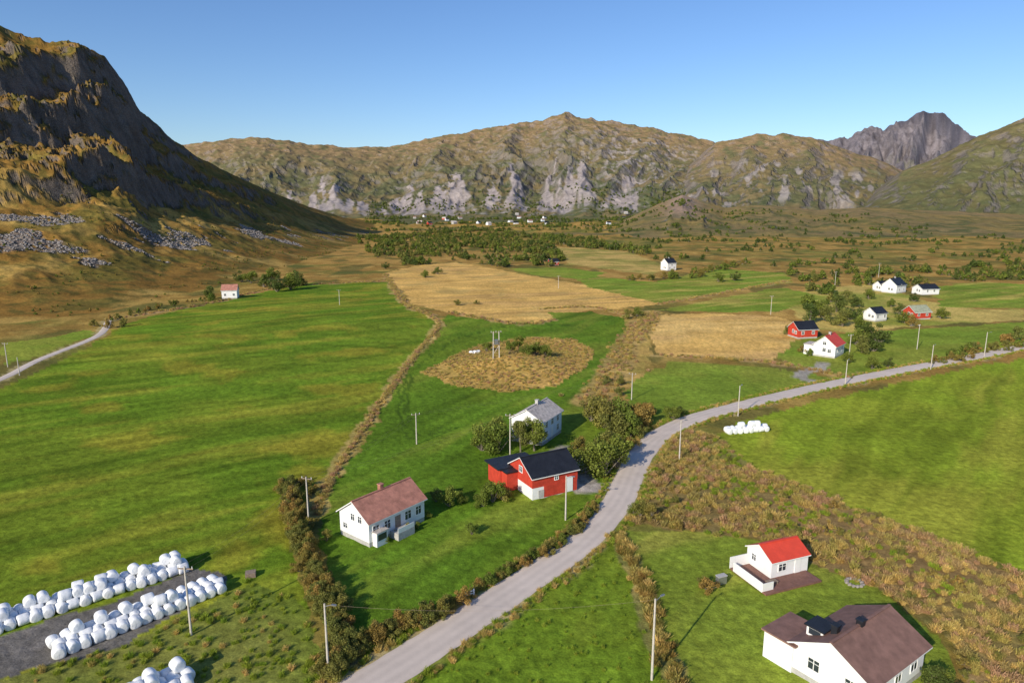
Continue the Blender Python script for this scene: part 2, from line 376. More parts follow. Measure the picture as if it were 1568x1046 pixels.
M['conc']=simple('concrete',(.42,.41,.39),.9,.2,2,.3)
M['tile']=simple('faded_clay_tile',(.52,.235,.17),.8,.3,1.1,.9,wave=('X',3.2,.6))
M['black']=simple('black_sheet_roof',(.020,.022,.028),.45,.3,1,.5,wave=('X',2.5,.7))
M['brown']=simple('brown_roof_tile',(.25,.14,.11),.7,.25,1,.6,wave=('X',3,.75))
M['redroof']=simple('red_metal_roof',(.70,.075,.04),.5,.12,1,.5,wave=('X',2.0,.7))
M['grayroof']=simple('weathered_slate_roof',(.54,.48,.43),.8,.35,1.6,.4,wave=('X',3,.8))
M['mossroof']=simple('mossy_roof',(.30,.32,.23),.8,.3,1.3)
M['wood']=simple('weathered_wood',(.26,.20,.15),.8,.3,4,.3)
M['pole']=simple('pole_wood',(.50,.46,.40),.85,.2,2)
M['metal']=simple('grey_metal',(.35,.36,.37),.4,.1,metal=.7)
M['deck']=simple('deck_boards',(.24,.12,.09),.7,.2,2,.4,wave=('X',3.5,.6))
M['plastic']=simple('bale_wrap_white',(.82,.83,.83),.38,.06,3,.9,4,spec=.5)
M['rock']=simple('boulder_rock',(.26,.235,.215),.95,.35,.8,.8,2)
m,nt,b=newmat('worn_asphalt'); setin(b,Roughness=.9); 
geo=nt.nodes.new('ShaderNodeNewGeometry'); pos=geo.outputs['Position']
at=nt.nodes.new('ShaderNodeAttribute'); at.attribute_name='across'
n1=tex(nt,.5,6,.6,pos); n2=tex(nt,9,5,.6,pos); n3=tex(nt,.12,3,.5,pos)
tr=nt.nodes.new('ShaderNodeMath'); tr.operation='COSINE'; nt.links.new(math_(nt,'MULTIPLY',at.outputs['Fac'],12.0),tr.inputs[0])
f=math_(nt,'MULTIPLY',mrange(nt,n1.outputs[0],.3,.7,.92,1.08),mrange(nt,n2.outputs[0],.3,.7,.94,1.06))
f=math_(nt,'MULTIPLY',f,mrange(nt,tr.outputs[0],-1,1,1.04,.95))
f=math_(nt,'MULTIPLY',f,mrange(nt,n3.outputs[0],.35,.65,.95,1.05))
rgb=nt.nodes.new('ShaderNodeRGB'); rgb.outputs[0].default_value=(.60,.51,.435,1)
nt.links.new(vmul(nt,rgb.outputs[0],f),b.inputs['Base Color'])
bp=nt.nodes.new('ShaderNodeBump'); bp.inputs['Strength'].default_value=.25; bp.inputs['Distance'].default_value=.012; nt.links.new(n2.outputs[0],bp.inputs['Height']); nt.links.new(bp.outputs[0],b.inputs['Normal'])
M['asph']=m
def leafmat(name,c,c2):
    m,nt,b=newmat(name); setin(b,Roughness=.75); b.inputs['Specular IOR Level'].default_value=.2
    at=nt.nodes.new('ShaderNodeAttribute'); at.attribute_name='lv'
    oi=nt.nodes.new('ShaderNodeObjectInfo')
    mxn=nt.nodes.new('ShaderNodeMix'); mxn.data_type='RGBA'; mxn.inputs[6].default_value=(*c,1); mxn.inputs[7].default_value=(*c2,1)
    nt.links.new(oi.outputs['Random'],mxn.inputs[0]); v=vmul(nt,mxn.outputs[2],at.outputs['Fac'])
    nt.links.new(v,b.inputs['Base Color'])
    tl=nt.nodes.new('ShaderNodeBsdfTranslucent'); nt.links.new(v,tl.inputs[0])
    ms=nt.nodes.new('ShaderNodeMixShader'); ms.inputs[0].default_value=.35
    nt.links.new(b.outputs[0],ms.inputs[1]); nt.links.new(tl.outputs[0],ms.inputs[2]); nt.links.new(ms.outputs[0],nt.nodes['Material Output'].inputs[0])
    return m
M['lg']=leafmat('leaves_green',(.14,.19,.03),(.19,.22,.036))
M['ld']=leafmat('leaves_dark',(.08,.12,.026),(.13,.16,.034))
M['lo']=leafmat('leaves_olive',(.18,.20,.046),(.26,.235,.055))
M['lr']=leafmat('leaves_rust',(.38,.235,.065),(.24,.225,.05))
M['wg']=leafmat('weeds_golden',(.64,.45,.15),(.40,.35,.09))
M['wr']=leafmat('weeds_rust',(.54,.32,.18),(.33,.29,.08))
M['gg']=leafmat('grass_green_tufts',(.24,.34,.034),(.32,.37,.042))
M['bark']=simple('bark',(.20,.17,.13),.9,.3,8)
# ---------------- mesh builder
class MB:
    def __init__(s): s.v=[];s.f=[];s.m=[];s.mats=[]
    def mi(s,k):
        if k not in s.mats: s.mats.append(k)
        return s.mats.index(k)
    def add(s,vs,fs,k):
        o=len(s.v); s.v+= [tuple(v) for v in vs]; s.f+=[tuple(i+o for i in f) for f in fs]; s.m+=[s.mi(k)]*len(fs)
    def box(s,c,d,k,rz=0):
        x,y,z=d[0]/2,d[1]/2,d[2]/2; vs=[]
        for i in (-1,1):
            for j in (-1,1):
                for l in (-1,1):
                    a,b2=i*x,j*y; vs.append((c[0]+a*math.cos(rz)-b2*math.sin(rz),c[1]+a*math.sin(rz)+b2*math.cos(rz),c[2]+l*z))
        s.add(vs,[(0,1,3,2),(4,6,7,5),(0,4,5,1),(2,3,7,6),(0,2,6,4),(1,5,7,3)],k)
    def cyl(s,a,b,r1,r2,k,n=8):
        a=Vector(a);b=Vector(b);d=(b-a).normalized(); u=d.orthogonal().normalized(); w=d.cross(u); vs=[]
        for p,r in ((a,r1),(b,r2)):
            for i in range(n):
                q=2*math.pi*i/n; vs.append(p+u*math.cos(q)*r+w*math.sin(q)*r)
        fs=[(i,(i+1)%n,n+(i+1)%n,n+i) for i in range(n)]+[tuple(range(n))[::-1],tuple(range(n,2*n))]
        s.add(vs,fs,k)
    def obj(s,name,parent=None,loc=None,rz=0,smooth=False):
        me=bpy.data.meshes.new(name); me.from_pydata(s.v,[],s.f)
        for k in s.mats: me.materials.append(M[k])
        me.polygons.foreach_set('material_index',s.m)
        if smooth: me.polygons.foreach_set('use_smooth',[True]*len(s.f))
        me.update(); o=bpy.data.objects.new(name,me); COL.objects.link(o)
        if parent: o.parent=parent
        if loc is not None: o.location=loc
        o.rotation_euler[2]=rz
        return o
def empty(name,loc=(0,0,0),rz=0):
    e=bpy.data.objects.new(name,None); COL.objects.link(e); e.location=loc; e.rotation_euler[2]=rz; return e
# ---------------- ribbons
def ribbon(pl,w,name,mat,zo):
    pl=np.array(pl); tg=np.gradient(pl,axis=0); tg/=np.linalg.norm(tg,axis=1)[:,None]; nrm=np.stack([tg[:,1],-tg[:,0]],1)
    ks=np.linspace(-1,1,7); vs=[];ac=[]
    for i,p in enumerate(pl):
        for k in ks:
            ww=w/2*(1+(.02*math.sin(i*1.7+k*9)+.02*math.sin(i*.63+k) if abs(k)==1 else 0))
            q=p+nrm[i]*k*ww; vs.append((q[0],q[1],zo+.04*(1-k*k)-(.06 if abs(k)==1 else 0))); ac.append(k)
    fs=[(i*7+j,i*7+j+1,(i+1)*7+j+1,(i+1)*7+j) for i in range(len(pl)-1) for j in range(6)]
    me=bpy.data.meshes.new(name); me.from_pydata(vs,[],fs); a=me.attributes.new('across','FLOAT','POINT'); a.data.foreach_set('value',ac)
    me.materials.append(mat); me.polygons.foreach_set('use_smooth',[True]*len(fs)); me.update()
    n=me.polygons[0].normal
    if n.z<0: me.flip_normals()
    o=bpy.data.objects.new(name,me); COL.objects.link(o); return o
ribbon(road,4.7,"country_road",M['asph'],.07)
ribbon(lane,2.5,"gravel_lane",M['asph'],.08)
# ---------------- houses
def house(name,corner,th,L,Wd,eave,ridge,wall,roof,wins=(),fh=.5,chim=(),ov=.4,corner_is_center=False,base='conc',gwall=None,doors=(),z0=0):
    th=math.radians(th); u=np.array([math.cos(th),math.sin(th)]); v=np.array([-math.sin(th),math.cos(th)])
    c=np.array(corner) if corner_is_center else np.array(corner)+u*L/2+v*Wd/2
    E=empty(name,(c[0],c[1],z0),th)
    gwall=gwall or wall
    b=MB(); b.box((0,0,fh/2-.3),(L-.06,Wd-.06,fh+.6),base); b.obj('foundation',E)
    b=MB(); l,w=L/2,Wd/2
    vs=[(-l,-w,fh),(l,-w,fh),(l,w,fh),(-l,w,fh),(-l,-w,eave),(l,-w,eave),(l,w,eave),(-l,w,eave),(-l,0,ridge),(l,0,ridge)]
    b.add(vs,[(0,1,5,4),(2,3,7,6)],wall); b.add(vs,[(3,0,4,8,7),(1,2,6,9,5)],gwall); b.add(vs,[(3,2,1,0)],wall); b.obj('walls',E)
    b=MB(); k=(ridge-eave)/w; X0=l+ov*.8; yo=w+ov; zt=.18; zb=.03
    pr=[(-yo,eave-k*ov),(0,ridge),(yo,eave-k*ov)]
    vs=[]
    for x in (-X0,X0):
        for (y,z) in pr: vs.append((x,y,z+zt))
        for (y,z) in pr: vs.append((x,y,z+zb))
    b.add(vs,[(0,6,7,1),(1,7,8,2)],roof); b.add(vs,[(3,4,10,9),(4,5,11,10)],'wood')
    b.add(vs,[(0,1,4,3),(1,2,5,4),(6,9,10,7),(7,10,11,8),(0,3,9,6),(2,8,11,5)],'trim')
    b.box((0,0,ridge+zt+.02),(2*X0-.1,.28,.10),roof)
    b.obj('roof',E)
    wb=MB()
    for (fc,uu,z,ww,hh) in wins:
        def pb(du,dz,sw,sh,off,dep,mat):
            if fc=='F': wb.box((uu+du,-w-off,z+dz),(sw,dep,sh),mat)
            if fc=='B': wb.box((uu+du,w+off,z+dz),(sw,dep,sh),mat)
            if fc=='L': wb.box((-l-off,uu+du,z+dz),(dep,sw,sh),mat)
            if fc=='R': wb.box((l+off,uu+du,z+dz),(dep,sw,sh),mat)
        pb(0,0,ww,hh,.0,.04,'glass')
        pb(-ww/2-.05,0,.1,hh+.2,.02,.09,'trim');pb(ww/2+.05,0,.1,hh+.2,.02,.09,'trim')
        pb(0,hh/2+.05,ww-.002,.1,.02,.08,'trim');pb(0,-hh/2-.05,ww-.002,.1,.03,.1,'trim'); pb(0,0,.07,hh-.002,.02,.05,'trim'); pb(0,hh*.15,ww-.004,.05,.02,.046,'trim')
    if wins: wb.obj('windows',E)
    if doors:
        db=MB()
        for (fc,uu,ww,hh,mat) in doors:
            if fc=='F': db.box((uu,-w-.02,fh+hh/2),(ww,.08,hh),mat)
            if fc=='L': db.box((-l-.02,uu,fh+hh/2),(.08,ww,hh),mat)
            if fc=='R': db.box((l+.02,uu,fh+hh/2),(.08,ww,hh),mat)
        db.obj('doors',E)
    if chim:
        cb=MB()
        for (x,y,h,mat) in chim:
            zz=ridge-abs(y)*k; cb.box((x,y,zz+h/2-.3),(.6,.6,h+.6),mat); cb.box((x,y,zz+h+.05),(.75,.75,.1),mat)
        cb.obj('chimney',E)
    return E
def px(a,b2): return P(a,b2)
E=house('white_farmhouse',px(566,838),51.3,10.2,6.2,3.5,5.6,'white','tile',
  [('L',-1.3,3.4,.7,.9),('L',.2,3.4,.7,.9),('L',1.9,1.7,.8,.7),('F',-3.9,2.1,1.0,1.2),('F',-1.9,2.1,1.0,1.2),('F',1.9,2.1,1.1,1.2),('F',3.9,2.1,1.0,1.2)],.6,[(0,.3,1.0,'tile')],doors=[('F',0,1.0,2.1,'wood')])
b=MB(); b.box((0,-4.0,.5),(3.0,1.7,1.0),'conc'); b.box((0,-4.8,1.4),(3.0,.06,.7),'trim'); b.box((-3.6,-3.55,1.0),(1.9,.9,2.0),'white'); b.box((-3.6,-4.01,1.3),(1.5,.04,.9),'glass'); b.box((-3.6,-3.6,2.05),(2.1,1.1,.1),'grayroof'); b.obj('porch',E)
E=house('red_barn',px(815,766),28.7,8.4,7.2,3.6,5.7,'red','black',
  [('F',.2,2.9,.6,.6),('L',0,3.9,.9,.9)],1.9,ov=.35,base='white',gwall='redB')
b=MB(); b.box((2.6,-3.66,1.35),(1.3,.1,2.5),'white'); b.box((1.0,-3.62,1.0),(6.2,.06,1.85),'red'); b.box((-2.6,-3.64,.8),(1.0,.06,1.2),'conc'); b.box((-2.9,5.0,1.6),(7.0,4.4,3.2),'red'); b.box((-3.1,5.0,3.32),(7.8,5.0,.22),'black'); b.box((-5.2,2.6,1.6),(2.0,3.2,3.0),'red');b.box((-5.2,2.6,3.22),(2.4,3.5,.2),'black'); b.obj('lean_to_wing',E)
house('white_house_gray_roof',px(830,683),62,9.0,6.6,4.7,6.6,'bluewhite','grayroof',
  [('F',-2.6,3.7,.9,1.2),('F',0,3.7,.9,1.2),('F',2.6,3.7,.9,1.2),('F',-2.6,1.8,.9,1.2),('F',2.6,1.8,.9,1.2),('L',-1.6,3.7,.9,1.2),('L',1.6,3.7,.9,1.2),('L',-1.6,1.8,.9,1.2)],.6,[(0,0,.9,'conc')],gwall='white',doors=[('F',0,.95,2.05,'trim')])  # white house; blue shade of its long walls painted into the wall colour
E=house('white_cabin',px(1180,888),21,5.7,4.4,2.3,3.5,'white','redroof',[('L',.9,1.5,.7,.8),('F',-1.2,1.4,1.1,.9)],.15,ov=.25,doors=[('F',1.2,.9,1.9,'trim')])
b=MB(); b.box((-1.6,-3.5,.12),(8.4,2.6,.24),'deck'); b.box((-4.4,-.3,.12),(2.9,3.8,.24),'deck')
b.box((-5.9,-1.6,.75),(.08,5.2,1.2),'trim'); b.box((-4.4,1.7,.9),(3.0,.08,1.5),'trim'); b.box((-5.1,-4.22,.75),(1.6,.08,1.0),'trim')
b.box((-3.6,-3.2,.6),(1.4,.7,.06),'wood');
for dx in (-.6,.6):
    for dy in (-.28,.28): b.box((-3.6+dx,-3.2+dy,.4),(.06,.06,.34),'wood')
b.obj('deck_and_screen',E)
c4=np.array(P(1325,1046,3.3))
E=house('white_house_brown_roof',c4+np.array([.4,-.3]),35,10.0,7.6,3.3,5.3,'white','brown',[('L',-2,2.1,1.0,1.1),('L',1.6,2.1,1.1,1.1),('F',-3,2.0,1.1,1.2),('F',0,2.0,1.1,1.2),('F',3,2.0,1.2,1.2)],.6,[(-2.8,1.0,1.0,'black'),(-.2,.0,.6,'black')],ov=.5)
b=MB()
b.box((-2.6,2.6,4.3),(1.9,1.7,1.0),'white'); b.box((-2.6,2.6,4.87),(2.3,2.1,.14),'black'); b.box((-3.57,2.6,4.35),(.05,1.2,.6),'glass'); b.box((-3.0,5.3,1.5),(4.4,3.2,3.0),'white'); b.box((-3.0,5.2,3.08),(5.0,3.8,.16),'brown')
b.obj('dormer_and_annex',E)
w2=[('F',-2,2,.9,1.1),('F',2,2,.9,1.1),('L',0,2.2,.9,1.1),('L',-1.5,2,.9,1.0)]
house('red_house_dark_roof',px(1222,519),12,7.4,6,3.2,5.4,'red','black',w2,.5,gwall='redB')
E=house('white_farmhouse',px(1278,549),48,8.5,6.4,3.6,6.2,'white','redroof',w2+[('L',0,4.2,.9,.9)],.5,[(0,0,.8,'conc')])
b=MB(); b.box((-1,4.6,1.5),(5,3.2,3),'white'); b.box((-1,4.6,3.1),(5.4,3.6,.15),'grayroof'); b.obj('rear_annex',E)
house('white_cottage',px(1340,493),25,6.5,5.5,3.2,5.2,'white','black',w2,.5)
house('red_shed',px(1400,490),15,8,6,3.0,5.2,'red','mossroof',w2,.5,gwall='redB')
house('white_farmhouse',px(1372,450),35,10,7.5,4.2,7.4,'white','black',w2+[('F',0,3.9,.9,1.1)],.5,[(0,0,.8,'conc')])
house('white_cottage',px(1350,447),20,7,6,3,5.2,'white','black',w2,.5)
house('white_garage',px(1412,452),12,10,7,3,5.0,'white','black',w2,.3)
house('white_farmhouse',px(1022,415),30,8,7,5.4,8.2,'white','black',w2+[('F',0,4,.9,1.1)],.5,[(0,0,.8,'conc')])
pz=P(340,458); house('weathered_barn',pz,12,7,6,4.2,6.6,'white','tile',w2,.5,z0=gz(pz[0]+3,pz[1]+3))
house('red_cabin',px(842,407),15,7,5,3,5,'red','black',w2,.4)
# distant village
rv=random.Random(5)
VH=[]
for i in range(26):
    xx=rv.choice([rv.uniform(575,990),rv.uniform(640,860)]); t0,_=ray(xx,345); Yv=rv.uniform(1400,2050); x=t0*Yv; z=gz(x,Yv); VH.append((x,Yv))
    house('village_house',(x,Yv),rv.uniform(-30,60),rv.uniform(8,11.5),rv.uniform(7,8),4.2,7,rv.choice(['white','white','bluewhite','conc','conc','redB']),rv.choice(['black','brown','grayroof','black']),[('F',-2,2.6,1.2,1.4),('F',2,2.6,1.2,1.4)],.5,corner_is_center=True,z0=z)
VH=np.array(VH)
# ---------------- vegetation templates
def leafcloud(name,seed,n,leaf,kind,mat):
    r=np.random.default_rng(seed)
    bark=MB()
    if kind=='tree':
        nl=13; cz=r.uniform(.36,.88,nl); ang=r.uniform(0,6.28,nl); rad=r.uniform(.05,.33,nl)*(1.15-np.abs(cz-.58)*1.3)
        ctr=np.stack([rad*np.cos(ang),rad*np.sin(ang),cz],1); lr=r.uniform(.08,.18,nl)
        bark.cyl((0,0,-.03),(0.01,0.01,.5),.032,.016,'bark',6)
        for c in ctr: bark.cyl((0,0,r.uniform(.18,.45)),tuple(c),.013,.004,'bark',4)
    elif kind=='bush':
        nl=14; ang=r.uniform(0,6.28,nl); rad=r.uniform(.0,.46,nl); cz=r.uniform(.2,.86,nl)*(1-rad*.75)
        ctr=np.stack([rad*np.cos(ang),rad*np.sin(ang),cz],1); lr=r.uniform(.09,.22,nl)
        for c in ctr: bark.cyl((0,0,-.02),tuple(c),.018,.005,'bark',4)
    if kind in('tree','bush'):
        w=lr**2/np.sum(lr**2); li=r.choice(nl,n,p=w)
        d=r.normal(size=(n,3)); d/=np.linalg.norm(d,axis=1)[:,None]
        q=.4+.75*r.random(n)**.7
        p=ctr[li]+d*(lr[li]*q)[:,None]*np.array([1,1,.85]); p[:,2]=np.abs(p[:,2])+.01
        nrm=d*1.0+r.normal(size=(n,3))*.5; nrm/=np.linalg.norm(nrm,axis=1)[:,None]
        a=np.cross(nrm,r.normal(size=(n,3))); a/=np.linalg.norm(a,axis=1)[:,None]; b2=np.cross(nrm,a)
        sz=leaf*r.uniform(.6,1.4,n)[:,None]
        V=np.stack([p-a*sz-b2*sz*.6,p+a*sz*.3-b2*sz*.7,p+a*sz+b2*sz*.4,p-a*sz*.4+b2*sz*.7],1).reshape(-1,3)
        val=r.uniform(.65,1.4,n)*(.65+.4*q)*(.8+.4*r.random(nl))[li]  # leaves deep in a lobe darkened, inner shade put into their colour
        FQ=np.arange(n*4).reshape(-1,4)
    else:
        ang=r.uniform(0,6.28,n); rad=.5*np.sqrt(r.random(n)); h=r.uniform(.35,1.0,n)*(1-rad*.6)
        base=np.stack([rad*np.cos(ang),rad*np.sin(ang),np.zeros(n)-.02],1)
        lean=r.normal(size=(n,2))*.28
        top=base+np.stack([lean[:,0],lean[:,1],h],1)
        a2=r.uniform(0,6.28,n); wv=np.stack([np.cos(a2),np.sin(a2),a2*0],1)*leaf
        V=np.stack([base-wv,base+wv,top+wv*.8,top-wv*.8],1).reshape(-1,3); val=r.uniform(.6,1.4,n); FQ=np.arange(n*4).reshape(-1,4)
    off=len(bark.v)
    me=bpy.data.meshes.new(name)
    me.from_pydata(bark.v+V.tolist(),[],bark.f+(FQ+off).tolist())
    me.materials.append(M['bark']); me.materials.append(M[mat])
    me.polygons.foreach_set('material_index',[0]*len(bark.f)+[1]*n)
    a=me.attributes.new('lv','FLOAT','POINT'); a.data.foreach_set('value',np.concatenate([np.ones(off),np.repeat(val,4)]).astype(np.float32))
    me.update(); return me
T={}
for q_,mk in enumerate(('lg','ld','lo','lr')):
    T['tree_'+mk]=[leafcloud('tree_crown',s+q_*7,2800,.020,'tree',mk) for s in (1,2,3)]
    T['bush_'+mk]=[leafcloud('bush_crown',s+20+q_*7,2200,.025,'bush',mk) for s in (1,2,3)]
    T['far_'+mk]=[leafcloud('far_crown',s+40,420,.065,'bush',mk) for s in (1,2)]
for mk in ('wg','wr','gg','lr'):
    T['tuft_'+mk]=[leafcloud('tuft',s+60,110,.035,'tuft',mk) for s in (1,2,3)]
def boulder(seed):
    import bmesh
    bm=bmesh.new(); bmesh.ops.create_icosphere(bm,subdivisions=2,radius=.5)
    from mathutils import noise
    for v in bm.verts:
        n=noise.noise(v.co*2.3+Vector((seed,0,0))); v.co*=1+.55*n; v.co.z*=.75; v.co.x=round(v.co.x*5)/5*.5+v.co.x*.5
    me=bpy.data.meshes.new('boulder'); bm.to_mesh(me); bm.free(); me.materials.append(M['rock']); return me
T['rock']=[boulder(i) for i in (1,5,9)]
def scatter(name,keys,xy,sc,zoff=0.0,E=None):
    xy=np.asarray(xy); 
    if len(xy)==0: return
    sc=np.broadcast_to(sc,(len(xy),)); z,_=terrain(xy[:,0],xy[:,1]); z=z+zoff*sc
    tm=[m for k in keys for m in T[k]]
    pick=rng.integers(0,len(tm),len(xy)); top=E or empty(name)
    for i,tmesh in enumerate(tm):
        m=pick==i
        if not m.any(): continue
        p=xy[m]; s=sc[m]; zz=z[m]; n=len(p); a=rng.uniform(0,6.28,n)
        V=np.zeros((n,4,3))
        for q in range(4):
            an=a+q*math.pi/2+math.pi/4; rr_=s*math.sqrt(.5); V[:,q,0]=p[:,0]+np.cos(an)*rr_; V[:,q,1]=p[:,1]+np.sin(an)*rr_; V[:,q,2]=zz
        me=bpy.data.meshes.new(name+'_points'); me.from_pydata(V.reshape(-1,3).tolist(),[],np.arange(n*4).reshape(-1,4).tolist()); me.update()
        o=bpy.data.objects.new(name+'_points',me); COL.objects.link(o); o.parent=top
        o.instance_type='FACES'; o.use_instance_faces_scale=True; o.instance_faces_scale=1.0; o.show_instancer_for_render=False; o.show_instancer_for_viewport=False
        c=bpy.data.objects.new(name+'_plant',tmesh); COL.objects.link(c); c.parent=o
    return top
def samp(poly,dens,nmax=20000):
    lo=poly.min(0);hi=poly.max(0); hi=np.minimum(hi,[700,2500]); lo=np.maximum(lo,[-700,25])
    n=int(min((hi-lo).prod()*dens,nmax*8)); p=lo+rng.random((n,2))*(hi-lo)
    p=p[inside(poly,p[:,0],p[:,1])]; 
    vis=np.abs(p[:,0])<p[:,1]*.95+15
    return p[vis][:nmax]
def clump(p,sc,th,seed=0):
    return p[fbm(p[:,0]/sc,p[:,1]/sc,3,300+seed)>th]
def along(pl,step,w):
    pl=np.array(pl); d=np.r_[0,np.cumsum(np.linalg.norm(np.diff(pl,axis=0),axis=1))]
    q=np.arange(0,d[-1],step); q=q+rng.uniform(-.5,.5,len(q))*step; x=np.interp(q,d,pl[:,0])+rng.normal(size=len(q))*w; y=np.interp(q,d,pl[:,1])+rng.normal(size=len(q))*w
    return np.stack([x,y],1)
U=lambda a,b2,n: rng.uniform(a,b2,n)
p=samp(Z_weed,1.1,8500); p=p[p[:,1]<190]
p=p[dline(road,p[:,0],p[:,1])>3.2]
mm=fbm(p[:,0]/9,p[:,1]/9,3,333)
scatter('weed_thicket',['tuft_wg','tuft_wr'],p[mm>-.06],U(.5,1.1,(mm>-.06).sum()))
scatter('rank_grass',['tuft_gg','tuft_wg'],p[mm<=-.06],U(.4,.8,(mm<=-.06).sum()))
p=samp(Z_weed,.08,500); p=clump(p,14,.05,1); p=p[dline(road,p[:,0],p[:,1])>4.5]; scatter('wild_shrubs',['far_lr','bush_lo'],p,U(.7,1.4,len(p)))
p=samp(Z_mound,.8,2500); scatter('mound_grass',['tuft_wg','tuft_wg','tuft_wr'],p,U(.35,.7,len(p)))
p=along(wall1,.35,.45); scatter('field_wall_grass',['tuft_wg','tuft_wr'],p,U(.4,.8,len(p)))
p=along(wall2,.3,.55); scatter('ditch_grass',['tuft_wg','tuft_lr'],p,U(.6,1.1,len(p)))
p=along(ditch,.35,2.6); scatter('ditch_scrub_grass',['tuft_wg','tuft_wr'],p,U(.6,1.1,len(p)))
for e in edgeG:
    p=along(e,.7,1.0); scatter('field_margin_grass',['tuft_wg','tuft_wr'],p,U(.6,1.1,len(p)))
pr=road[(road[:,1]<260)&(road[:,1]>30)]
tg=np.gradient(pr,axis=0); tg/=np.linalg.norm(tg,axis=1)[:,None]; nr=np.stack([tg[:,1],-tg[:,0]],1)
for sg in (-1,1):
    p=along(pr+nr*sg*3.2,.33,.35); scatter('road_verge_grass',['tuft_wg','tuft_gg'],p,U(.35,.7,len(p)))
p=samp(Z_scr,.7,2200); p=p[dline(road,p[:,0],p[:,1])>4]; scatter('rough_grass',['tuft_gg','tuft_gg','tuft_gg','tuft_wg'],p,U(.3,.65,len(p)))
p=samp(Z_bot,.35,1600); p=p[dline(road,p[:,0],p[:,1])>3.5]; scatter('pasture_grass',['tuft_gg'],p,U(.2,.45,len(p)))
# hedges
h1=smooth_line(W([(438,748),(452,800),(468,850),(490,905),(515,960),(530,1000),(500,1035)]))
p=along(h1,.38,.7); scatter('garden_hedge',['bush_lr','bush_lo'],p,U(1.6,2.6,len(p)))
h2=smooth_line(W([(500,1035),(540,1005),(600,968),(660,950),(705,926)]))
p=along(h2,.38,.5); scatter('roadside_hedge',['bush_lr','bush_lo'],p,U(1.5,2.3,len(p)))
h3=smooth_line(W([(725,908),(770,880),(830,850),(870,820),(912,775)]))
p=along(h3,.45,.4); scatter('roadside_hedge',['bush_lr','bush_lo','bush_lg'],p,U(1.0,1.7,len(p)))
h4=smooth_line(W([(438,748),(470,742),(484,765)])); p=along(h4,.7,.5); scatter('field_wall_shrubs',['bush_lr','bush_lo'],p,U(.9,1.5,len(p)))
# individual trees and bushes: (px,py base,height,key)
ind=[(738,690,6.2,'bush_lg'),(762,694,6.8,'bush_lg'),(755,680,6.5,'bush_lg'),(797,692,6.2,'tree_lo'),(818,690,6.8,'tree_lg'),(808,680,6,'tree_lg'),
(905,722,6.5,'bush_lg'),(925,728,7.2,'bush_lg'),(945,715,6.8,'bush_lg'),(930,700,6.5,'bush_lo'),
(905,645,6.5,'bush_lo'),(925,655,7.8,'bush_lo'),(950,652,7.6,'bush_lg'),(975,650,7,'bush_lr'),(940,668,6.5,'bush_lo'),(965,668,6.4,'bush_lg'),(985,636,5,'bush_lr'),
(688,775,3.6,'bush_lg'),(705,770,2.6,'bush_lg'),(668,768,2.6,'bush_lo'),(755,768,4.2,'bush_lg'),(740,775,3.2,'bush_lg'),(770,765,3,'bush_lr'),(722,818,2.2,'bush_lg'),(592,830,1.3,'bush_lg'),(606,822,1.3,'bush_lo'),(625,815,1.6,'bush_lr'),(655,792,1.6,'bush_lg'),(640,808,1.2,'bush_lg'),
(980,790,3.2,'bush_lo'),(998,795,2.6,'bush_lr'),(970,788,2.2,'bush_lg'),(1030,642,3.6,'bush_lg'),(1040,638,2.6,'bush_ld'),
(795,540,5.5,'tree_lg'),(782,545,4.5,'bush_lg'),(820,552,5,'bush_lg'),(835,552,4.2,'bush_lg'),(745,540,4,'bush_lg'),(808,556,4,'bush_lg'),
(405,440,9,'bush_ld'),(425,447,11,'bush_ld'),(445,444,12,'bush_lg'),(455,438,11,'bush_ld'),(385,434,9,'bush_lg'),(322,458,7,'bush_ld'),(325,462,5,'bush_lg'),(370,432,8,'bush_ld'),(415,430,10,'bush_lg'),
(1085,905,2.6,'bush_lr'),(1075,898,1.8,'bush_lo'),(1425,1055,2.6,'bush_ld'),(1445,1050,2.2,'bush_lg'),(1440,1062,3,'bush_ld'),
(1240,495,8,'bush_ld'),(1255,484,8,'bush_lg'),(1265,492,8,'bush_lo'),(1280,478,8,'bush_ld'),(1290,500,8,'bush_lo'),(1302,490,8,'bush_ld'),(1315,505,7,'bush_lg'),(1325,520,7.5,'bush_ld'),(1345,525,7.5,'bush_ld'),(1312,528,7,'bush_lg'),(1320,540,6.5,'bush_lo'),(1338,538,6,'bush_ld'),(1300,555,4,'bush_lg'),(1335,565,4.5,'bush_lg'),(1360,562,3.5,'bush_ld'),(1385,495,6,'bush_lg'),(1378,482,6,'bush_ld'),(1395,500,5,'bush_lr'),(1440,488,6,'bush_lg'),(1230,540,4,'bush_lr'),(1205,512,4,'bush_lo'),
(1240,545,3,'bush_lg'),(1490,540,4,'bush_lo'),(1455,552,3,'bush_lr'),(1555,520,6,'bush_lo'),(1540,524,5,'bush_lr'),(1310,470,7,'bush_ld'),(1295,462,7,'bush_lo'),(1330,458,6,'bush_lg'),(1400,462,5,'bush_ld'),(1365,470,5,'bush_lg'),
(190,500,4,'bush_lo'),(165,503,4,'bush_lr'),(145,500,3.6,'bush_lo'),(1100,432,7,'bush_lg'),(1125,430,7,'bush_ld'),(960,488,5,'bush_lo'),(975,486,5,'bush_lg'),(590,412,6,'bush_ld'),(652,425,6,'bush_lg'),(670,420,6,'bush_ld'),(700,468,3.5,'bush_lo'),(730,466,2.6,'bush_lo')]
